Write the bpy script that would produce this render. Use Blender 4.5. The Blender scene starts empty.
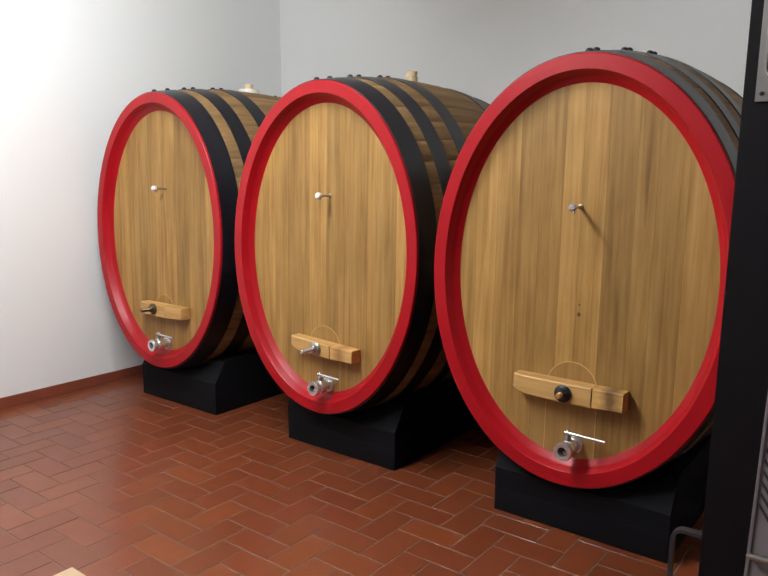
import bpy, bmesh, math, random
from mathutils import Vector, Matrix
PI = math.pi
random.seed(11)
scene = bpy.context.scene
COL = scene.collection

# ------------------------------------------------------------------ materials
def srgb(r, g, b):
    f = lambda c: (c/255/12.92) if c/255 <= 0.04045 else ((c/255+0.055)/1.055)**2.4
    return (f(r), f(g), f(b), 1)

def new_mat(name):
    m = bpy.data.materials.new(name)
    m.use_nodes = True
    nt = m.node_tree
    b = nt.nodes['Principled BSDF']
    return m, nt, b

def N(nt, typ, **kw):
    n = nt.nodes.new(typ)
    for k, v in kw.items():
        if k.startswith('i_'):
            key = k[2:]
            n.inputs[int(key) if key.isdigit() else key.replace('_', ' ')].default_value = v
        else:
            setattr(n, k, v)
    return n

def plain(name, col, rough=0.5, metal=0.0, spec=0.5, bump=0.0, bscale=60, var=0.0):
    m, nt, b = new_mat(name)
    b.inputs['Base Color'].default_value = col
    b.inputs['Roughness'].default_value = rough
    b.inputs['Metallic'].default_value = metal
    b.inputs['Specular IOR Level'].default_value = spec
    tc = N(nt, 'ShaderNodeTexCoord')
    nz = N(nt, 'ShaderNodeTexNoise', i_Scale=bscale, i_Detail=4)
    nt.links.new(tc.outputs['Object'], nz.inputs['Vector'])
    if bump:
        bp = N(nt, 'ShaderNodeBump', i_Strength=bump, i_Distance=0.01)
        nt.links.new(nz.outputs['Fac'], bp.inputs['Height'])
        nt.links.new(bp.outputs['Normal'], b.inputs['Normal'])
    if var:
        hs = N(nt, 'ShaderNodeHueSaturation', i_Color=col)
        mr = N(nt, 'ShaderNodeMapRange', i_3=1-var, i_4=1+var)
        nt.links.new(nz.outputs['Fac'], mr.inputs[0])
        nt.links.new(mr.outputs[0], hs.inputs['Value'])
        nt.links.new(hs.outputs['Color'], b.inputs['Base Color'])
    return m

def wood(name, cols, rough, stretch, isl=0.5, grain=0.35, knots=True, spec=0.3, seed=0.0):
    """planks: each mesh island gets its own tone, the grain runs along local z ('z') or y ('y')"""
    m, nt, b = new_mat(name)
    L = nt.links.new
    tc = N(nt, 'ShaderNodeTexCoord')
    geo = N(nt, 'ShaderNodeNewGeometry')
    oi = N(nt, 'ShaderNodeObjectInfo')
    sm = N(nt, 'ShaderNodeMath', operation='MULTIPLY_ADD', i_1=37.0)
    L(geo.outputs['Random Per Island'], sm.inputs[0])
    s2 = N(nt, 'ShaderNodeMath', operation='MULTIPLY', i_1=91.0)
    L(oi.outputs['Random'], s2.inputs[0]); L(s2.outputs[0], sm.inputs[2])
    off = N(nt, 'ShaderNodeCombineXYZ')
    L(sm.outputs[0], off.inputs[0]); L(sm.outputs[0], off.inputs[1])
    add = N(nt, 'ShaderNodeVectorMath', operation='ADD')
    L(tc.outputs['Object'], add.inputs[0]); L(off.outputs[0], add.inputs[1])
    def stretched(k, across, along):
        mp = N(nt, 'ShaderNodeMapping')
        mp.inputs['Scale'].default_value = {'z': (across, across, along), 'y': (across, along, across), 'x': (along, across, across)}[stretch]
        L(add.outputs[0], mp.inputs['Vector'])
        nz = N(nt, 'ShaderNodeTexNoise', i_Scale=k, i_Detail=5, i_Roughness=0.6, i_Distortion=0.4)
        L(mp.outputs[0], nz.inputs['Vector'])
        return nz
    n1 = stretched(1.0, 55, 1.8)       # fine grain
    n2 = stretched(1.0, 13, 0.8)       # broad streaks
    n3 = stretched(1.0, 5, 2.2)        # cloudy
    mix = N(nt, 'ShaderNodeMath', operation='MULTIPLY_ADD', i_1=0.45)
    L(n1.outputs['Fac'], mix.inputs[0])
    m2 = N(nt, 'ShaderNodeMath', operation='MULTIPLY', i_1=0.55)
    L(n2.outputs['Fac'], m2.inputs[0]); L(m2.outputs[0], mix.inputs[2])
    ramp = N(nt, 'ShaderNodeValToRGB')
    e = ramp.color_ramp.elements
    e[0].position = 0.5-grain/2; e[0].color = cols[0]
    e[1].position = 0.5+grain/2; e[1].color = cols[2]
    x = ramp.color_ramp.elements.new(0.5); x.color = cols[1]
    L(mix.outputs[0], ramp.inputs[0])
    hs = N(nt, 'ShaderNodeHueSaturation')
    mr = N(nt, 'ShaderNodeMapRange', i_3=1-isl/2, i_4=1+isl/2)
    L(geo.outputs['Random Per Island'], mr.inputs[0])
    mr2 = N(nt, 'ShaderNodeMapRange', i_1=0.3, i_2=0.7, i_3=0.84, i_4=1.14)
    L(n3.outputs['Fac'], mr2.inputs[0])
    mm = N(nt, 'ShaderNodeMath', operation='MULTIPLY')
    L(mr.outputs[0], mm.inputs[0]); L(mr2.outputs[0], mm.inputs[1])
    L(mm.outputs[0], hs.inputs['Value']); L(ramp.outputs[0], hs.inputs['Color'])
    out = hs.outputs['Color']
    if knots:
        mp = N(nt, 'ShaderNodeMapping')
        mp.inputs['Scale'].default_value = (1.0, 1.0, 0.5)
        L(add.outputs[0], mp.inputs['Vector'])
        vo = N(nt, 'ShaderNodeTexVoronoi', i_Scale=3.1)
        L(mp.outputs[0], vo.inputs['Vector'])
        kr = N(nt, 'ShaderNodeMapRange', i_1=0.015, i_2=0.075, i_3=1.0, i_4=0.0)
        L(vo.outputs['Distance'], kr.inputs[0])
        mk = N(nt, 'ShaderNodeMath', operation='MULTIPLY', i_1=0.65)
        L(kr.outputs[0], mk.inputs[0])
        mxc = N(nt, 'ShaderNodeMix', data_type='RGBA')
        mxc.inputs[7].default_value = tuple(c*0.35 for c in cols[0][:3])+(1,)
        L(mk.outputs[0], mxc.inputs[0]); L(out, mxc.inputs[6])
        out = mxc.outputs[2]
    L(out, b.inputs['Base Color'])
    b.inputs['Roughness'].default_value = rough
    b.inputs['Specular IOR Level'].default_value = spec
    bp = N(nt, 'ShaderNodeBump', i_Strength=0.12, i_Distance=0.004)
    L(n1.outputs['Fac'], bp.inputs['Height']); L(bp.outputs[0], b.inputs['Normal'])
    return m

def brick_material():
    m, nt, b = new_mat('terracotta_brick')
    L = nt.links.new
    tc = N(nt, 'ShaderNodeTexCoord'); geo = N(nt, 'ShaderNodeNewGeometry')
    nz = N(nt, 'ShaderNodeTexNoise', i_Scale=13.0, i_Detail=6, i_Roughness=0.65)
    L(tc.outputs['Object'], nz.inputs['Vector'])
    r = N(nt, 'ShaderNodeValToRGB')
    e = r.color_ramp.elements
    e[0].position = 0.0; e[0].color = BR[0]
    e[1].position = 1.0; e[1].color = BR[2]
    x = e.new(0.5); x.color = BR[1]
    a = N(nt, 'ShaderNodeMath', operation='MULTIPLY_ADD', i_1=0.42)
    L(geo.outputs['Random Per Island'], a.inputs[0])
    a2 = N(nt, 'ShaderNodeMath', operation='MULTIPLY', i_1=0.62)
    L(nz.outputs['Fac'], a2.inputs[0]); L(a2.outputs[0], a.inputs[2])
    L(a.outputs[0], r.inputs[0]); L(r.outputs[0], b.inputs['Base Color'])
    n2 = N(nt, 'ShaderNodeTexNoise', i_Scale=3.0, i_Detail=4)
    L(tc.outputs['Object'], n2.inputs['Vector'])
    rr = N(nt, 'ShaderNodeMapRange', i_1=0.3, i_2=0.7, i_3=BROUGH[0], i_4=BROUGH[1])
    L(n2.outputs['Fac'], rr.inputs[0]); L(rr.outputs[0], b.inputs['Roughness'])
    b.inputs['Specular IOR Level'].default_value = 0.4
    b.inputs['Coat Weight'].default_value = 0.55
    b.inputs['Coat Roughness'].default_value = 0.13
    n3 = N(nt, 'ShaderNodeTexNoise', i_Scale=40.0, i_Detail=4)
    L(tc.outputs['Object'], n3.inputs['Vector'])
    bp = N(nt, 'ShaderNodeBump', i_Strength=0.08, i_Distance=0.004)
    L(n3.outputs['Fac'], bp.inputs['Height']); L(bp.outputs[0], b.inputs['Normal'])
    return m

BR = [srgb(92, 42, 21), srgb(110, 52, 26), srgb(128, 65, 32)]
BROUGH = (0.40, 0.50)

M = {}
M['wall'] = plain('white_wall_paint', (0.86, 0.87, 0.86, 1), 0.75, spec=0.2, bump=0.06, bscale=90, var=0.015)
M['ceiling'] = plain('white_ceiling_paint', (0.86, 0.86, 0.85, 1), 0.8, spec=0.2, bump=0.05)
M['brick'] = brick_material()
M['grout'] = plain('grey_grout', srgb(112, 90, 76), 0.9, spec=0.1, bump=0.2, bscale=120, var=0.25)
M['skirt'] = plain('terracotta_skirting', srgb(128, 66, 48), 0.45, var=0.25, bscale=7)
M['head'] = wood('oak_head_planks', [srgb(110, 77, 37), srgb(157, 120, 65), srgb(178, 143, 86)], 0.5, 'z', 0.36, 0.44)
M['hatchw'] = wood('oak_hatch_planks', [srgb(108, 76, 38), srgb(153, 117, 65), srgb(172, 138, 84)], 0.5, 'z', 0.10, 0.55)
M['seam'] = plain('pale_seam_filler', srgb(205, 170, 110), 0.6, bscale=40, var=0.2)
M['plankgap'] = plain('dark_joint', srgb(96, 64, 30), 0.8)
M['stave'] = wood('weathered_oak_staves', [srgb(96, 70, 44), srgb(140, 110, 72), srgb(168, 136, 94)], 0.65, 'y', 0.25, 0.5, knots=False)
M['red'] = plain('red_paint', srgb(158, 9, 22), 0.38, spec=0.3, bump=0.03, bscale=30, var=0.06)
M['hoop'] = plain('black_hoop_paint', srgb(21, 22, 29), 0.36, spec=0.6, bump=0.05, bscale=40, var=0.2)
M['rivet'] = plain('black_iron', srgb(30, 30, 34), 0.45, metal=0.3)
M['black'] = plain('black_painted_wood', srgb(13, 13, 17), 0.7, spec=0.12, bump=0.1, bscale=25, var=0.2)
M['bar'] = wood('pale_crossbar_wood', [srgb(158, 118, 64), srgb(194, 152, 92), srgb(208, 172, 116)], 0.5, 'x', 0.2, 0.5, knots=False)
M['chrome'] = plain('polished_steel', (0.72, 0.72, 0.71, 1), 0.22, metal=0.8, bscale=30, var=0.05)
M['steel'] = plain('brushed_steel', (0.45, 0.44, 0.42, 1), 0.32, metal=1.0, bscale=30, var=0.1)
M['bronze'] = plain('dark_bronze', srgb(105, 92, 66), 0.35, metal=0.9, bscale=30, var=0.2)
M['brass'] = plain('worn_brass', srgb(190, 150, 92), 0.4, metal=0.6, bscale=30, var=0.15)
M['hole'] = plain('dark_bore', (0.01, 0.01, 0.01, 1), 0.7)
M['white'] = plain('white_plastic', srgb(232, 230, 222), 0.4)
M['cork'] = plain('pale_cork', srgb(216, 196, 158), 0.8, bump=0.2, bscale=150, var=0.1)
M['cab'] = plain('black_cabinet_lacquer', srgb(14, 12, 16), 0.6, spec=0.15, bump=0.05, bscale=80)
M['plate'] = plain('grey_steel_plate', srgb(150, 150, 148), 0.45, metal=0.4, bscale=40, var=0.08)
M['brownin'] = plain('brown_inlay', srgb(92, 56, 38), 0.5, bscale=30, var=0.3)
M['panel'] = plain('grey_panel_enamel', srgb(104, 96, 98), 0.55, bscale=40, var=0.06)
M['groove'] = plain('dark_slot', srgb(40, 34, 38), 0.7)
M['hoopbar'] = plain('dark_grey_steel', srgb(58, 56, 58), 0.4, metal=0.3, bscale=30, var=0.1)
M['card'] = plain('cream_cardboard', srgb(186, 160, 128), 0.8, bump=0.05, var=0.05)

# ------------------------------------------------------------------ helpers
def link(name, bm, mats, parent=None, smooth=None):
    me = bpy.data.meshes.new(name)
    bm.normal_update()
    bm.to_mesh(me); bm.free()
    for m in (mats if isinstance(mats, (list, tuple)) else [mats]):
        me.materials.append(m)
    o = bpy.data.objects.new(name, me)
    COL.objects.link(o)
    if parent is not None:
        o.parent = parent
    if smooth is not None:
        for p in me.polygons: p.use_smooth = True
        me.set_sharp_from_angle(angle=math.radians(smooth))
    return o

def tag(o, label, cat, group=None, kind=None):
    o['label'] = label; o['category'] = cat
    if group: o['group'] = group
    if kind: o['kind'] = kind
    return o

def empty(name, loc, rot=None):
    o = bpy.data.objects.new(name, None)
    o.empty_display_size = 0.2
    COL.objects.link(o)
    o.location = loc
    if rot: o.rotation_euler = rot
    return o

def box(bm, x0, x1, y0, y1, z0, z1, bevel=0.0, mi=0):
    r = bmesh.ops.create_cube(bm, size=1)
    vs = r['verts']
    for v in vs:
        v.co = Vector(((x0+x1)/2+v.co.x*(x1-x0), (y0+y1)/2+v.co.y*(y1-y0), (z0+z1)/2+v.co.z*(z1-z0)))
    fs = set(f for v in vs for f in v.link_faces)
    for f in fs: f.material_index = mi
    if bevel:
        es = list(set(e for v in vs for e in v.link_edges))
        bmesh.ops.bevel(bm, geom=es, offset=bevel, segments=2, profile=0.7, affect='EDGES', material=mi)
    return vs

def lathe(bm, prof, origin, axis, seg=24, mi=0):
    """prof = [(distance along axis, radius)], closed ends where r=0"""
    ax = Vector(axis).normalized()
    u = ax.orthogonal().normalized(); w = ax.cross(u)
    o = Vector(origin); rings = []
    for d, r in prof:
        if r <= 1e-6:
            rings.append([bm.verts.new(o+ax*d)])
        else:
            rings.append([bm.verts.new(o+ax*d+(u*math.cos(2*PI*i/seg)+w*math.sin(2*PI*i/seg))*r) for i in range(seg)])
    for A, B in zip(rings, rings[1:]):
        for i in range(seg):
            j = (i+1) % seg
            if len(A) == 1 and len(B) == 1: continue
            if len(A) == 1: f = bm.faces.new((A[0], B[j], B[i]))
            elif len(B) == 1: f = bm.faces.new((A[i], A[j], B[0]))
            else: f = bm.faces.new((A[i], A[j], B[j], B[i]))
            f.material_index = mi

def tube(bm, pts, r, seg=12, mi=0):
    pts = [Vector(p) for p in pts]; rings = []
    prev = None
    for i, p in enumerate(pts):
        d = ((pts[min(i+1, len(pts)-1)]-pts[max(i-1, 0)])).normalized()
        u = d.orthogonal().normalized() if prev is None else (prev-d*prev.dot(d)).normalized()
        prev = u; w = d.cross(u)
        rings.append([bm.verts.new(p+(u*math.cos(2*PI*k/seg)+w*math.sin(2*PI*k/seg))*r) for k in range(seg)])
    for A, B in zip(rings, rings[1:]):
        for i in range(seg):
            j = (i+1) % seg
            bm.faces.new((A[i], A[j], B[j], B[i])).material_index = mi
    bm.faces.new(rings[0][::-1]).material_index = mi
    bm.faces.new(rings[-1]).material_index = mi

def rectring(bm, rings, close=True, mi=0):
    """quads between successive closed vertex loops"""
    n = len(rings[0])
    for A, B in zip(rings, rings[1:]):
        for i in range(n):
            j = (i+1) % n
            bm.faces.new((A[i], A[j], B[j], B[i])).material_index = mi

# ------------------------------------------------------------------ room
X0, X1, Y0, Y1, ZC = -4.60, 4.2, -4.6, 4.54, 3.15

def structure(name, bm, m, label, smooth=None):
    o = link(name, bm, m, None, smooth)
    o['kind'] = 'structure'; o['label'] = label; o['category'] = name.split('_')[0]
    return o

def wallbox(name, x0, x1, y0, y1, z0, z1, m, label, bevel=0):
    bm = bmesh.new(); box(bm, x0, x1, y0, y1, z0, z1, bevel)
    return structure(name, bm, m, label)

T = 0.12
wallbox('wall_left', X0-T, X0, Y0-T, Y1+T, -0.02, ZC, M['wall'], 'plain white painted wall left of the barrels')
wallbox('wall_back', X0, X1, Y1, Y1+T, -0.02, ZC, M['wall'], 'plain white painted wall behind the barrels')
wallbox('wall_right', X1, X1+T, Y0-T, Y1+T, -0.02, ZC, M['wall'], 'white wall out of frame on the right')
wallbox('wall_front', X0, X1, Y0-T, Y0, -0.02, ZC, M['wall'], 'white wall behind the camera')
wallbox('ceiling', X0-T, X1+T, Y0-T, Y1+T, ZC, ZC+0.1, M['ceiling'], 'white ceiling above the barrels')
wallbox('baseboard_left', X0, X0+0.011, Y0, Y1, 0.0, 0.069, M['skirt'], 'terracotta skirting along the left white wall', 0.002)
wallbox('baseboard_back', X0+0.011, X1, Y1-0.011, Y1, 0.0, 0.069, M['skirt'], 'terracotta skirting along the back white wall', 0.002)

def build_floor():
    bm = bmesh.new()
    u, ox, oy, g, ch = 0.1285, -2.2, 1.795, 0.0036, 0.0009
    i0, i1 = int((X0-ox)/u)-3, int((X1-ox)/u)+3
    k0, k1 = int((Y0-oy)/u)-3, int((Y1-oy)/u)+3
    def brick(ax, bx, ay, by):
        ax, bx = max(ax, X0), min(bx, X1); ay, by = max(ay, Y0), min(by, Y1)
        if bx-ax < 0.012 or by-ay < 0.012: return
        ax += g; bx -= g; ay += g; by -= g
        dz = random.uniform(-0.0008, 0.0004)
        lo = [bm.verts.new((x, y, -0.004)) for x, y in ((ax, ay), (bx, ay), (bx, by), (ax, by))]
        md = [bm.verts.new((x, y, dz-0.0007)) for x, y in ((ax, ay), (bx, ay), (bx, by), (ax, by))]
        tx, ty = random.uniform(-.0005, .0005), random.uniform(-.0005, .0005)
        hi = [bm.verts.new((x, y, dz+sx*tx+sy*ty)) for x, y, sx, sy in ((ax+ch, ay+ch, -1, -1), (bx-ch, ay+ch, 1, -1), (bx-ch, by-ch, 1, 1), (ax+ch, by-ch, -1, 1))]
        bm.faces.new(hi)
        for A, B in ((lo, md), (md, hi)):
            for q in range(4):
                r = (q+1) % 4
                bm.faces.new((A[q], A[r], B[r], B[q]))
    for i in range(i0, i1):
        for k in range(k0, k1):
            d = (i+k) % 4
            x, y = ox+i*u, oy+k*u
            if d == 0: brick(x, x+2*u, y, y+u)
            elif d == 2: brick(x, x+u, y, y+2*u)
    box(bm, X0, X1, Y0, Y1, -0.05, -0.0022, mi=1)
    structure('floor', bm, [M['brick'], M['grout']], 'herringbone terracotta brick floor')
build_floor()

# ------------------------------------------------------------------ barrels
LEN = 1.60
A0, B0 = 0.6404, 0.863
BULX, BULZ = 0.031, 0.080
HD = 0.061            # recess of the head behind the rim's front
IN_FACE, IN_FLOOR, IN_WOOD = 0.0615, 0.072, 0.1045
TILT = 0.0178

def semi(s, dy, off=0.0):
    q = 1-((dy-LEN/2)/(LEN/2))**2
    return (A0*s+BULX*q+off, B0*s+BULZ*q+off)

class Barrel:
    def __init__(self, c, yaw, s):
        self.c = Vector(c); self.s = s
        self.R = Matrix.Rotation(yaw, 4, 'Z') @ Matrix.Rotation(-TILT, 4, 'X')
        self.base = Vector((0, LEN/2, -(B0*s+BULZ)))       # local point of the Empty
        self.rot = (-TILT, 0, yaw)
        self.loc = self.c + self.R.to_3x3() @ self.base
    def under(self, x, y):
        """world z of the underside at (x, y)"""
        z = 0.2
        Ri = self.R.to_3x3().transposed()
        for _ in range(5):
            d = Ri @ (Vector((x, y, z))-self.c)
            a, b = semi(self.s, d.y)
            t = max(0.0, 1-(d.x/a)**2)
            z += (-b*math.sqrt(t))-d.z
        return z

def build_barrel(B, label, opt):
    s = B.s
    root = empty('oval_wine_barrel', B.loc, B.rot)
    tag(root, label, 'barrel', 'oval wine barrels in a row')
    o0 = B.base
    def done(bm, name, mats, parent=root, smooth=40):
        for v in bm.verts: v.co -= o0
        return link(name, bm, mats, parent, smooth)
    def ell(a, b, y, n):
        return [(a*math.cos(2*PI*i/n), y, b*math.sin(2*PI*i/n)) for i in range(n)]
    # --- staves
    bm = bmesh.new(); ns = 46; rows = 18
    for k in range(ns):
        t0, t1 = 2*PI*k/ns, 2*PI*(k+1)/ns
        g = 0.004
        cols = []
        for r in range(rows+1):
            dy = 0.012+(LEN-0.03)*r/rows
            row = []
            for (t, off) in ((t0, -0.0018), (t0+g, 0), ((t0*2+t1)/3, 0), ((t0+t1*2)/3, 0), (t1-g, 0), (t1, -0.0018)):
                a, b = semi(s, dy, off)
                row.append(bm.verts.new((a*math.cos(t), dy, b*math.sin(t))))
            cols.append(row)
        for r in range(rows):
            for c in range(5):
                bm.faces.new((cols[r][c], cols[r+1][c], cols[r+1][c+1], cols[r][c+1]))
    a, b = semi(s, LEN-0.05, -0.02)
    bm.faces.new([bm.verts.new(p) for p in ell(a, b, LEN-0.05, 64)])
    st = done(bm, 'staves', M['stave'], smooth=35)
    # --- red rim
    bm = bmesh.new(); n = 128
    prof = [(0.0, 0.03), (-0.0012, 0.010), (0.0, 0.003), (0.003, 0.0), (IN_FACE-0.003, 0.0), (IN_FACE, 0.003), (IN_FLOOR, 0.034), (IN_FLOOR+0.004, 0.039), (0.090, 0.052), (IN_WOOD-0.003, 0.0600), (IN_WOOD, 0.0625), (IN_WOOD, 0.068), (0.03, 0.068)]
    rings = []
    for ins, y in prof:
        ao, bo = semi(s, max(0, y)) if ins < 0.03 else (A0*s, B0*s)
        rings.append([bm.verts.new(p) for p in ell(ao-ins, bo-ins, y, n)])
    rings.append(rings[0])
    rectring(bm, rings)
    bmesh.ops.recalc_face_normals(bm, faces=bm.faces)
    done(bm, 'rim', M['red'], smooth=28)
    # --- head: vertical planks
    rnd = random.Random(opt['seed'])
    ah, bh = A0*s-IN_WOOD+0.006, B0*s-IN_WOOD+0.006
    bm = bmesh.new()
    x = -ah
    while x < ah-0.001:
        w = rnd.choice((0.062, 0.078, 0.092, 0.1, 0.112))
        xe = min(ah, x+w)
        if ah-xe < 0.045: xe = ah
        gp = 0.0004
        xs = [x+gp+(xe-x-2*gp)*i/6 for i in range(7)]
        up = [bm.verts.new((q, HD, bh*math.sqrt(max(0, 1-(q/ah)**2)))) for q in xs]
        dn = [bm.verts.new((q, HD, -bh*math.sqrt(max(0, 1-(q/ah)**2))-1e-4)) for q in xs]
        for i in range(6):
            bm.faces.new((dn[i], dn[i+1], up[i+1], up[i]))
        x = xe
    f = bm.faces.new([bm.verts.new(p) for p in ell(ah, bh, HD+0.003, 96)][::-1]); f.material_index = 1
    for kx_, kz_, kr_ in opt.get('pegs', ()):
        f = bm.faces.new([bm.verts.new((kx_+kr_*math.cos(2*PI*i/12), HD-0.0006, kz_+1.2*kr_*math.sin(2*PI*i/12))) for i in range(12)]); f.material_index = 1
    for fc in bm.faces:
        fc.normal_update()
        if fc.normal.y > 0: fc.normal_flip()
    hd = done(bm, 'head', [M['head'], M['plankgap']], smooth=None)
    # --- small arched hatch with its pale joint line, at the foot of the head
    hx, hw, ztop = 0.008, 0.108, opt.get('hatchtop', -0.353)
    def arch(hw, top, zb, n=18):
        pts = [(hx-hw, zb(hx-hw))]
        for i in range(n+1):
            t = PI-PI*i/n
            pts.append((hx+hw*math.cos(t), top-hw+hw*math.sin(t)))
        pts.append((hx+hw, zb(hx+hw)))
        return pts
    zb = lambda q: -bh*math.sqrt(max(0, 1-(q/ah)**2))+0.004
    bm = bmesh.new()
    P = arch(hw, ztop, zb)
    nbot = 8
    bot = [(hx+hw-2*hw*i/nbot, zb(hx+hw-2*hw*i/nbot)) for i in range(1, nbot)]
    P2 = P+bot
    fr = [bm.verts.new((x, HD-0.0012, z)) for x, z in P2]
    bk = [bm.verts.new((x, HD+0.0005, z)) for x, z in P2]
    bm.faces.new(fr)
    for i in range(len(P2)):
        j = (i+1) % len(P2)
        bm.faces.new((fr[j], fr[i], bk[i], bk[j]))
    bmesh.ops.recalc_face_normals(bm, faces=bm.faces)
    hatch = done(bm, 'hatch', M['hatchw'], smooth=None)
    bm = bmesh.new()
    th = 0.0016*opt.get('seam', 1)
    Pi, Po = arch(hw-th, ztop-th, zb), arch(hw+th, ztop+th, zb)
    for i in range(len(Pi)-1):
        q = [bm.verts.new((Pi[i][0], HD-0.0016, Pi[i][1])), bm.verts.new((Pi[i+1][0], HD-0.0016, Pi[i+1][1])),
             bm.verts.new((Po[i+1][0], HD-0.0016, Po[i+1][1])), bm.verts.new((Po[i][0], HD-0.0016, Po[i][1]))]
        bm.faces.new(q)
    bmesh.ops.remove_doubles(bm, verts=bm.verts, dist=1e-5)
    r = bmesh.ops.extrude_face_region(bm, geom=bm.faces[:])
    for v in [g for g in r['geom'] if isinstance(g, bmesh.types.BMVert)]: v.co.y += 0.0014
    bmesh.ops.recalc_face_normals(bm, faces=bm.faces)
    done(bm, 'hatch_seam', M['seam'], hatch, None)['label'] = 'pale joint line around the hatch'
    # --- crossbar with saw kerf
    bm = bmesh.new()
    bx0, bx1, kx = opt['bar']
    zc = opt['barz']; hh = opt.get('hh', 0.038); yb, yf = HD-0.002, HD-0.070
    def barpiece(xa, xb):
        nseg = 10; L = []
        for i in range(nseg+1):
            x = xa+(xb-xa)*i/nseg
            t = (x-bx0)/(bx1-bx0)
            slope = opt.get('bslope', -0.04)*(x-0.02)
            bow = 0.012*(1-(2*t-1)**2)
            yy = yf-bow*0.5+(0.012 if t < 0.02 else 0)
            zl = zc-hh-0.5*bow+slope+(0.014*max(0, 1-t/0.12))
            zu = zc+hh+slope
            c = 0.004
            L.append([bm.verts.new(p) for p in ((x, yb, zl), (x, yy+c, zl), (x, yy, zl+c), (x, yy, zu-c), (x, yy+c, zu), (x, yb, zu))])
        for A, Bq in zip(L, L[1:]):
            for q in range(6):
                r = (q+1) % 6
                bm.faces.new((A[q], A[r], Bq[r], Bq[q]))
        bm.faces.new(L[0][::-1]); bm.faces.new(L[-1])
    barpiece(bx0, kx-0.003); barpiece(kx+0.003, bx1)
    box(bm, kx-0.004, kx+0.004, HD-0.05, yb, zc-hh+0.004, zc+hh-0.01, mi=0)
    bmesh.ops.recalc_face_normals(bm, faces=bm.faces)
    bar = done(bm, 'crossbar', opt['barmat'], smooth=30)
    # --- clamp nut and bolt through the crossbar
    nx, nz = opt['nut']
    bm = bmesh.new()
    lathe(bm, [(0, 0), (0, 0.034), (0.012, 0.036), (0.018, 0.030), (0.020, 0.022), (0.030, 0.020), (0.034, 0.016), (0.034, 0)], (nx, HD-0.072, nz), (0, -1, 0))
    nut = done(bm, 'clamp_nut', opt['nutmat'], smooth=35)
    bm = bmesh.new()
    e = opt['bolt']
    pr = [(0, 0), (0, 0.0115)]
    nthread = 10
    for i in range(nthread):
        d = 0.004+(e-0.012)*i/nthread
        pr += [(d, 0.0122), (d+(e-0.012)/nthread*0.5, 0.0106)]
    pr += [(e-0.004, 0.0115), (e, 0.009), (e, 0)]
    lathe(bm, pr, (nx, HD-0.10, nz), (0, -1, 0), 16)
    done(bm, 'clamp_bolt', opt['boltmat'], nut, 30)
    # --- sampling tap
    sx, sz = opt['spigot']
    bm = bmesh.new()
    lathe(bm, [(0, 0), (0, 0.011), (0.003, 0.011), (0.005, 0.008), (0.012, 0.0062), (0.072, 0.0062), (0.074, 0.009), (0.078, 0.009), (0.078, 0)], (sx, HD, sz), (0, -1, 0), 16)
    sp = done(bm, 'sample_tap', M['steel'], smooth=35)
    bm = bmesh.new()
    lathe(bm, [(0.070, 0), (0.070, 0.009), (0.074, 0.0155), (0.092, 0.0165), (0.098, 0.012), (0.100, 0)], (sx, HD, sz), (0, -1, 0), 16)
    done(bm, 'tap_knob', opt['knobmat'], sp, 35)
    bm = bmesh.new()
    lathe(bm, [(0, 0), (0, 0.006), (0.022, 0.0045), (0.024, 0)], (sx, HD-0.066, sz-0.004), (0, -0.25, -1), 12)
    done(bm, 'tap_nozzle', M['chrome'], sp, 35)
    # --- draining valve
    vx, vz = opt.get('valve', (0.032, -0.697))
    bm = bmesh.new()
    lathe(bm, [(0, 0), (0, 0.040), (0.008, 0.040), (0.010, 0.026), (0.040, 0.026), (0.042, 0.032), (0.048, 0.035), (0.082, 0.035), (0.088, 0.030), (0.096, 0.029), (0.100, 0.036), (0.104, 0.0385), (0.122, 0.0385), (0.126, 0.036), (0.126, 0.020), (0.100, 0.019)], (vx, HD, vz), (0, -1, 0), 28)
    valve = done(bm, 'drain_valve', M['chrome'], smooth=35)
    bm = bmesh.new()
    lathe(bm, [(0.104, 0), (0.104, 0.0195), (0.101, 0.0195), (0.101, 0)], (vx, HD, vz), (0, -1, 0), 20)
    lathe(bm, [(0.105, 0), (0.105, 0.010), (0.112, 0.008), (0.112, 0)], (vx+0.006, HD, vz-0.006), (0, -1, 0), 12, 1)
    done(bm, 'valve_bore', [M['hole'], M['steel']], valve, 35)
    bm = bmesh.new()
    lathe(bm, [(0.020, 0), (0.020, 0.016), (0.050, 0.014), (0.052, 0.010), (0.072, 0.010), (0.076, 0.007), (0.076, 0)], (vx-0.003, HD-0.066, vz), (0, 0, 1), 16)
    done(bm, 'valve_stem', M['steel'], valve, 35)
    bm = bmesh.new()
    zz = vz+0.066; yl = HD-0.066
    tube(bm, [(vx-0.014, yl-0.004, zz), (vx+0.004, yl-0.004, zz), (vx+0.07, yl-0.006, zz-0.002), (vx+opt.get('lever', 0.155), yl-0.006, zz-0.004)], 0.0068, 12)
    done(bm, 'valve_lever', M['chrome'], valve, 35)
    # --- hoops with their rivets
    for hi, (ya, yb_) in enumerate(opt['hoops']):
        bm = bmesh.new(); n = 128; rings = []
        m_ = 6
        prof = [(ya, -0.003)]+[(ya+(yb_-ya)*i/m_, 0.0045) for i in range(m_+1)]+[(yb_, -0.003)]
        for y, off in prof:
            a, b = semi(s, y, off)
            rings.append([bm.verts.new(p) for p in ell(a, b, y, n)])
        rectring(bm, rings)
        bmesh.ops.recalc_face_normals(bm, faces=bm.faces)
        hp = done(bm, 'hoop', M['hoop'], smooth=30)
        for yr in (ya+0.02, yb_-0.02):
            for dx in (opt['rivets'][min(hi, 2)],):
                t = PI/2-dx/(A0*s)
                a, b = semi(s, yr, 0.0045)
                bm = bmesh.new()
                p = Vector((a*math.cos(t), yr, b*math.sin(t)))
                nrm = Vector((math.cos(t)/a, 0, math.sin(t)/b)).normalized()
                lathe(bm, [(-0.001, 0), (-0.001, 0.015), (0.005, 0.014), (0.010, 0.009), (0.012, 0)], p, nrm, 12)
                done(bm, 'rivet', M['rivet'], hp, 40)
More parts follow.
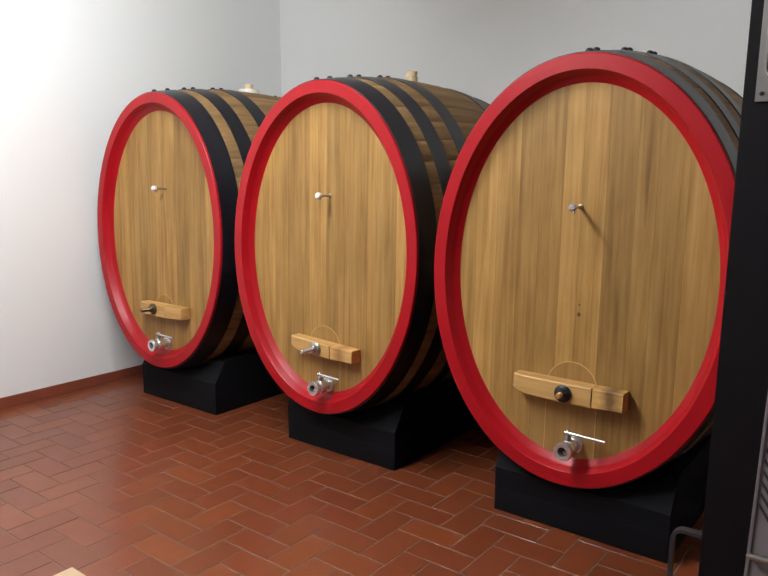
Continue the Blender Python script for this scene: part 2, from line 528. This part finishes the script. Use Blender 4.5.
    # --- bung
    if opt.get('bung'):
        yb_ = LEN/2
        a, b = semi(s, yb_)
        if opt['bung'] == 'collar':
            bm = bmesh.new()
            lathe(bm, [(-0.006, 0), (-0.006, 0.072), (0.018, 0.072), (0.023, 0.066), (0.023, 0.03), (0.022, 0)], (0, yb_, b), (0, 0, 1), 28)
            bg = done(bm, 'bung_collar', M['white'], smooth=35)
            bm = bmesh.new()
            lathe(bm, [(0.022, 0), (0.022, 0.026), (0.054, 0.029), (0.058, 0.025), (0.058, 0)], (0, yb_, b), (0, 0, 1), 20)
            done(bm, 'bung', M['cork'], bg, 35)['label'] = 'pale stopper in the white collar'
        else:
            bm = bmesh.new()
            lathe(bm, [(-0.004, 0), (-0.004, 0.034), (0.03, 0.036), (0.034, 0.03), (0.060, 0.034), (0.064, 0.030), (0.064, 0)], (0, yb_, b), (0, 0, 1), 20)
            done(bm, 'bung', M['cork'], smooth=35)['label'] = 'pale wooden bung on top'
    return root

def build_cradle(B, x0, x1, yf, label, depth=1.42):
    yb = yf+depth
    c = Vector(((x0+x1)/2, (yf+yb)/2, 0))
    root = empty('barrel_cradle', c)
    tag(root, label, 'barrel stand', 'black cradles under the barrels')
    ztop = 0.11
    bm = bmesh.new(); box(bm, x0-c.x, x1-c.x, yf-c.y, yb-c.y, 0, ztop, 0.004)
    link('plinth', bm, M['black'], root, 30)
    bm = bmesh.new()
    nx, ny = 28, 30
    def cap(y):
        d = min(y-yf, yb-y)
        return 0.20 if d <= 0.001 else min(0.335, 0.20+max(0, d)*1.6)
    tops, bots = [], []
    for j in range(ny+1):
        # finer rows at the front
        t = j/ny
        y = yf+depth*(t*t*0.5+t*0.5)
        rt, rb = [], []
        for i in range(nx+1):
            x = x0+(x1-x0)*i/nx
            z = max(ztop+0.002, min(cap(y), B.under(x, y)-0.013))
            rt.append(bm.verts.new((x-c.x, y-c.y, z))); rb.append(bm.verts.new((x-c.x, y-c.y, ztop)))
        tops.append(rt); bots.append(rb)
    for j in range(ny):
        for i in range(nx):
            bm.faces.new((tops[j][i], tops[j][i+1], tops[j+1][i+1], tops[j+1][i]))
            bm.faces.new((bots[j][i], bots[j+1][i], bots[j+1][i+1], bots[j][i+1]))
    for j in range(ny):
        bm.faces.new((tops[j][0], tops[j+1][0], bots[j+1][0], bots[j][0]))
        bm.faces.new((tops[j+1][nx], tops[j][nx], bots[j][nx], bots[j+1][nx]))
    for i in range(nx):
        bm.faces.new((tops[0][i+1], tops[0][i], bots[0][i], bots[0][i+1]))
        bm.faces.new((tops[ny][i], tops[ny][i+1], bots[ny][i+1], bots[ny][i]))
    bmesh.ops.recalc_face_normals(bm, faces=bm.faces)
    link('saddle', bm, M['black'], root, 25)
    return root

def stained_bar(name, sx, sz, col, amount):
    """crossbar wood carrying a dark stain around local x = sx"""
    m = M['bar'].copy(); m.name = name
    nt = m.node_tree; L = nt.links.new
    b = nt.nodes['Principled BSDF']
    src = b.inputs['Base Color'].links[0].from_socket
    tc = N(nt, 'ShaderNodeTexCoord')
    sub = N(nt, 'ShaderNodeVectorMath', operation='SUBTRACT'); sub.inputs[1].default_value = (sx, 0, 0)
    L(tc.outputs['Object'], sub.inputs[0])
    sep = N(nt, 'ShaderNodeSeparateXYZ'); L(sub.outputs[0], sep.inputs[0])
    ab = N(nt, 'ShaderNodeMath', operation='ABSOLUTE'); L(sep.outputs[0], ab.inputs[0])
    nz = N(nt, 'ShaderNodeTexNoise', i_Scale=25.0); L(tc.outputs['Object'], nz.inputs['Vector'])
    ad = N(nt, 'ShaderNodeMath', operation='MULTIPLY_ADD', i_1=0.05); L(nz.outputs['Fac'], ad.inputs[0]); L(ab.outputs[0], ad.inputs[2])
    mr = N(nt, 'ShaderNodeMapRange', i_1=0.03, i_2=0.075, i_3=amount, i_4=0.0); L(ad.outputs[0], mr.inputs[0])
    mx = N(nt, 'ShaderNodeMix', data_type='RGBA'); mx.inputs[7].default_value = col
    L(mr.outputs[0], mx.inputs[0]); L(src, mx.inputs[6]); L(mx.outputs[2], b.inputs['Base Color'])
    return m

HOOPS = [(0.013, 0.150), (0.235, 0.345), (0.465, 0.575), (1.03, 1.135), (1.26, 1.36), (1.455, 1.585)]
b1 = Barrel((-3.876, 2.6962, 1.1114), -0.0008, 0.9921)
b2 = Barrel((-2.5014, 2.6977, 1.0952), -0.0079, 0.9843)
b3 = Barrel((-1.1327, 2.6963, 1.0880), 0.0155, 1.0)
build_barrel(b1, 'oval oak barrel with red rim next to the left wall, farthest from the camera',
             dict(seed=3, valve=(0.032, -0.702), hh=0.035, bar=(-0.165, 0.268, 0.10), barz=-0.483, bslope=0.0, barmat=M['bar'], nut=(-0.005, -0.478), nutmat=M['bronze'], bolt=0.066,
                  boltmat=M['bronze'], spigot=(0.050, 0.279), knobmat=M['white'], hoops=HOOPS, rivets=(0.0, 0.0, 0.0), bung='collar', lever=0.15, seam=0.35, hatchtop=-0.395))
build_barrel(b2, 'oval oak barrel with red rim standing in the middle of the three',
             dict(seed=8, valve=(0.038, -0.703), hh=0.032, bar=(-0.182, 0.252, 0.108), barz=-0.503, bslope=-0.05, barmat=stained_bar('crossbar_brown_stain', 0.17, 0, srgb(120, 70, 32), 0.6), nut=(0.014, -0.502),
                  nutmat=M['steel'], bolt=0.082, boltmat=M['chrome'], spigot=(0.038, 0.284), knobmat=M['white'], hoops=HOOPS, rivets=(-0.03, 0.0, 0.015), bung='cork', lever=0.135, seam=0.45, hatchtop=-0.395))
build_barrel(b3, 'largest looking oval oak barrel with red rim, right one beside the black cabinet',
             dict(seed=21, bar=(-0.226, 0.243, 0.120), barz=-0.466, bslope=-0.01, barmat=stained_bar('crossbar_dark_stain', 0.195, 0, srgb(62, 44, 32), 0.75), nut=(0.004, -0.469),
                  nutmat=M['rivet'], bolt=0.030, boltmat=M['brass'], spigot=(0.006, 0.279), knobmat=M['chrome'], hoops=[(0.013, 0.125), (0.228, 0.322), (0.468, 0.560)]+HOOPS[3:], rivets=(0.015, 0.075, 0.10), lever=0.155, seam=0.7, pegs=((0.022, -0.153, 0.0075), (0.022, -0.113, 0.004))))
build_cradle(b1, -4.185, -3.427, 2.775, 'black wooden cradle under the barrel next to the left wall')
build_cradle(b2, -2.809, -2.055, 2.785, 'black wooden cradle under the middle barrel')
build_cradle(b3, -1.457, -0.698, 2.735, 'black wooden cradle under the right barrel beside the cabinet')

# ------------------------------------------------------------------ black cabinet on the right
def build_cabinet():
    x0, x1, y0, y1, zt = -0.3265, 0.42, 1.50, 2.08, 2.02
    c = Vector(((x0+x1)/2, (y0+y1)/2, 0))
    root = empty('metal_cabinet', c+Vector((0, 0, 0.004)), (0, 0.010, 0))
    tag(root, 'tall black metal cabinet cut off by the right edge of the photo', 'cabinet')
    def d(bm, name, m, parent=root, smooth=30):
        for v in bm.verts: v.co -= c
        return link(name, bm, m, parent, smooth)
    bm = bmesh.new(); box(bm, x0, x1, y0, y1, 0.03, zt, 0.004)
    d(bm, 'body', M['cab'])
    bm = bmesh.new(); box(bm, x0+0.02, x1-0.02, y0+0.02, y1-0.02, 0, 0.031)
    d(bm, 'plinth', M['cab'])
    # grey plate with a rounded window
    px0, px1, pz0, pz1 = -0.3045, -0.136, 1.624, 1.90
    bm = bmesh.new(); box(bm, px0, px1, y0-0.004, y0+0.001, pz0, pz1, 0.0012)
    plate = d(bm, 'face_plate', M['plate']); plate['label'] = 'grey metal plate with a rounded brown window'
    def rr(x0, x1, z0, z1, r, y, n=6):
        out = []
        for cx, cz, a in ((x1-r, z1-r, 0), (x0+r, z1-r, 90), (x0+r, z0+r, 180), (x1-r, z0+r, 270)):
            for i in range(n+1):
                t = math.radians(a+90*i/n)
                out.append((cx+r*math.cos(t), y, cz+r*math.sin(t)))
        return out
    wx0, wx1, wz0, wz1 = -0.2905, -0.150, 1.668, 1.87
    bm = bmesh.new(); rings = []
    for ins, y, r in ((-0.004, y0-0.0038, 0.018), (-0.003, y0-0.008, 0.018), (0.001, y0-0.008, 0.015), (0.003, y0-0.0045, 0.013)):
        rings.append([bm.verts.new(p) for p in rr(wx0+ins, wx1-ins, wz0+ins, wz1-ins, r, y)])
    rectring(bm, rings); bmesh.ops.recalc_face_normals(bm, faces=bm.faces)
    d(bm, 'window_rim', M['chrome'], plate)
    bm = bmesh.new()
    A = [bm.verts.new(p) for p in rr(wx0, wx1, wz0, wz1, 0.015, y0-0.0052)]
    Bv = [bm.verts.new(p) for p in rr(wx0, wx1, wz0, wz1, 0.015, y0-0.0035)]
    bm.faces.new(A); rectring(bm, [A, Bv]); bmesh.ops.recalc_face_normals(bm, faces=bm.faces)
    d(bm, 'window_inlay', M['brownin'], plate)
    for sx, sz in ((-0.2940, 1.638), (-0.147, 1.638)):
        bm = bmesh.new(); lathe(bm, [(0.003, 0.0042), (0.0055, 0.0036), (0.0062, 0)], (sx, y0, sz), (0, -1, 0), 14)
        d(bm, 'screw', M['rivet'], plate)
build_cabinet()

# ------------------------------------------------------------------ ribbed grey panel leaning on the cabinet
def build_panel():
    x0, w, h, t = -0.2195, 0.46, 1.135, 0.014
    lean = math.atan(0.216)
    root = empty('ribbed_panel', (x0+w/2, 1.243, 0.0), (-lean, 0, 0))
    tag(root, 'grey panel with diagonal slots leaning against the black cabinet', 'panel')
    x0 = -w/2
    bm = bmesh.new()
    box(bm, x0, x0+w, 0.0, t, 0.004, h, 0.002)
    sheet = bm
    bm = bmesh.new()
    for ax, bx, az, bz in ((x0, x0+0.006, 0.004, h), (x0+w-0.006, x0+w, 0.004, h), (x0+0.006, x0+w-0.006, h-0.006, h), (x0+0.006, x0+w-0.006, 0.004, 0.010)):
        box(bm, ax, bx, -0.004, 0.0005, az, bz, 0.0015)
    link('edge_frame', bm, M['panel'], root, 30)
    bm = bmesh.new()
    z = 0.905
    while z < h-0.05:                         # long diagonal slots above the bar
        q = []
        xa, xb = x0+0.004, x0+w-0.008
        for k in range(6):
            xs = xa+(xb-xa)*k/6+0.006; xe = xs+0.056
            for vv in (((xs, z), (xe, z-0.075), (xe, z-0.067), (xs, z+0.008)),):
                a = [bm.verts.new((p[0], -0.0012, p[1])) for p in vv]
                bm.faces.new(a)
        z += 0.021
    z = 0.74
    for r in range(5):
        for k in range(9):
            xs = x0+0.018+k*0.05
            a = [bm.verts.new((xs+p[0], -0.0012, z-0.022*r+p[1])) for p in ((0, 0), (0.012, -0.008), (0.012, -0.001), (0, 0.007))]
            bm.faces.new(a)
    r = bmesh.ops.extrude_face_region(bm, geom=bm.faces[:])
    for v in [g for g in r['geom'] if isinstance(g, bmesh.types.BMVert)]: v.co.y += 0.0022
    bmesh.ops.recalc_face_normals(bm, faces=bm.faces)
    for f in bm.faces: f.material_index = 1
    tmp = bpy.data.meshes.new('slots'); bm.to_mesh(tmp); bm.free()
    sheet.from_mesh(tmp); bpy.data.meshes.remove(tmp)
    link('sheet', sheet, [M['panel'], M['groove']], root, 30)
    bm = bmesh.new()
    tube(bm, [(x0+0.004, -0.016, 0.815), (x0+w-0.004, -0.016, 0.815)], 0.006, 14)
    for xx in (x0+0.006, x0+w-0.006):
        tube(bm, [(xx, -0.016, 0.815), (xx, 0.001, 0.815)], 0.005, 10)
    link('grab_bar', bm, M['steel'], root, 40)
build_panel()

# ------------------------------------------------------------------ bent steel hoop on the floor
def build_steel_hoop():
    xl, xr, y, h, r = -0.574, -0.462, 2.30, 0.372, 0.035
    t, dpt = 0.011, 0.03
    path = [(xl, 0), (xl, h-r)]
    path += [(xl+r-r*math.cos(a), h-r+r*math.sin(a)) for a in [PI/2*i/6 for i in range(1, 7)]]
    path += [(xr-r+r*math.sin(a), h-r+r*math.cos(a)) for a in [PI/2*i/6 for i in range(0, 7)]]
    path += [(xr, 0)]
    bm = bmesh.new(); rings = []
    cx = (xl+xr)/2
    for i, p in enumerate(path):
        a, b = Vector(path[max(0, i-1)]), Vector(path[min(len(path)-1, i+1)])
        d = (b-a).normalized(); nrm = Vector((-d.y, d.x))
        pts = [(Vector(p)+nrm*sx*t/2, sy*dpt/2) for sx, sy in ((-1, -1), (1, -1), (1, 1), (-1, 1))]
        rings.append([bm.verts.new((q.x-cx, yy, q.y)) for q, yy in pts])
    rectring(bm, rings)
    bm.faces.new(rings[0][::-1]); bm.faces.new(rings[-1])
    bmesh.ops.recalc_face_normals(bm, faces=bm.faces)
    o = link('steel_hoop', bm, M['hoopbar'], None, 35)
    o.location = (cx, y, 0)
    tag(o, 'dark grey bent steel hoop standing on the floor left of the black cabinet', 'metal bar')
build_steel_hoop()

# ------------------------------------------------------------------ cream cardboard box, only its corner in view
def build_carton():
    h = 0.20; k = (1.5-h)/1.5
    xc, yc = -2.491*k, 1.304*k
    w, dp = 0.42, 0.34
    root = empty('cardboard_box', (xc+w/2, yc-dp/2, 0))
    tag(root, 'cream cardboard box with only one corner in the bottom left of the photo', 'box')
    bm = bmesh.new(); box(bm, -w/2, w/2, -dp/2, dp/2, 0, h-0.003, 0.003)
    link('body', bm, M['card'], root, 30)
    for s in (-1, 1):
        bm = bmesh.new()
        y0, y1 = sorted((s*0.001, s*dp/2))
        box(bm, -w/2, w/2, y0, y1, h-0.0032, h, 0.001)
        link('flap', bm, M['card'], root, 30)
build_carton()

# ------------------------------------------------------------------ fluorescent battens on the ceiling
LX, LAMP = -2.48, 240.0
m_glow, nt_, b_ = new_mat('lamp_glow')
b_.inputs['Emission Color'].default_value = (0.95, 0.98, 1.0, 1)
b_.inputs['Emission Strength'].default_value = LAMP
def build_lamp(y, label):
    root = empty('fluorescent_lamp', (LX, y, ZC))
    tag(root, label, 'lamp', 'fluorescent lamps on the ceiling')
    h = 0.62
    bm = bmesh.new(); box(bm, -0.06, 0.06, -h, h, -0.055, 0, 0.006)
    link('housing', bm, M['white'], root, 35)
    bm = bmesh.new(); lathe(bm, [(-0.58, 0), (-0.58, 0.03), (0.58, 0.03), (0.58, 0)], (0, 0, -0.09), (0, 1, 0), 16)
    bmesh.ops.recalc_face_normals(bm, faces=bm.faces)
    link('tube', bm, m_glow, root, 40)
    for sgn in (-1, 1):
        bm = bmesh.new(); box(bm, -0.03, 0.03, sgn*0.60-0.018, sgn*0.60+0.018, -0.125, -0.054, 0.004)
        link('lamp_holder', bm, M['white'], root, 35)
build_lamp(1.45, 'white fluorescent lamp on the ceiling nearer the barrels')
build_lamp(0.20, 'white fluorescent lamp on the ceiling farther from the barrels')

# ------------------------------------------------------------------ world, camera, view
w = bpy.data.worlds.new('World'); scene.world = w; w.use_nodes = True
w.node_tree.nodes['Background'].inputs[0].default_value = (0.6, 0.7, 0.85, 1)
w.node_tree.nodes['Background'].inputs[1].default_value = 0.0

cam = bpy.data.cameras.new('camera')
co = bpy.data.objects.new('camera', cam); COL.objects.link(co)
cam.sensor_fit = 'HORIZONTAL'; cam.sensor_width = 36; cam.lens = 720.08/768*36
cam.clip_start = 0.05
fw = Vector((-0.59965475, 0.78423969, -0.15931821)); rt = Vector((0.79378107, 0.60817378, 0.00602205)); up = Vector((-0.10161589, 0.12285263, 0.98720892))
R = Matrix((rt, up, -fw)).transposed()
co.matrix_world = Matrix.Translation((0, 0, 1.5)) @ R.to_4x4()
scene.camera = co
scene.view_settings.view_transform = 'Standard'
scene.view_settings.look = 'None'
scene.view_settings.gamma = 1
scene.view_settings.use_curve_mapping = False
scene.view_settings.exposure = 0.0
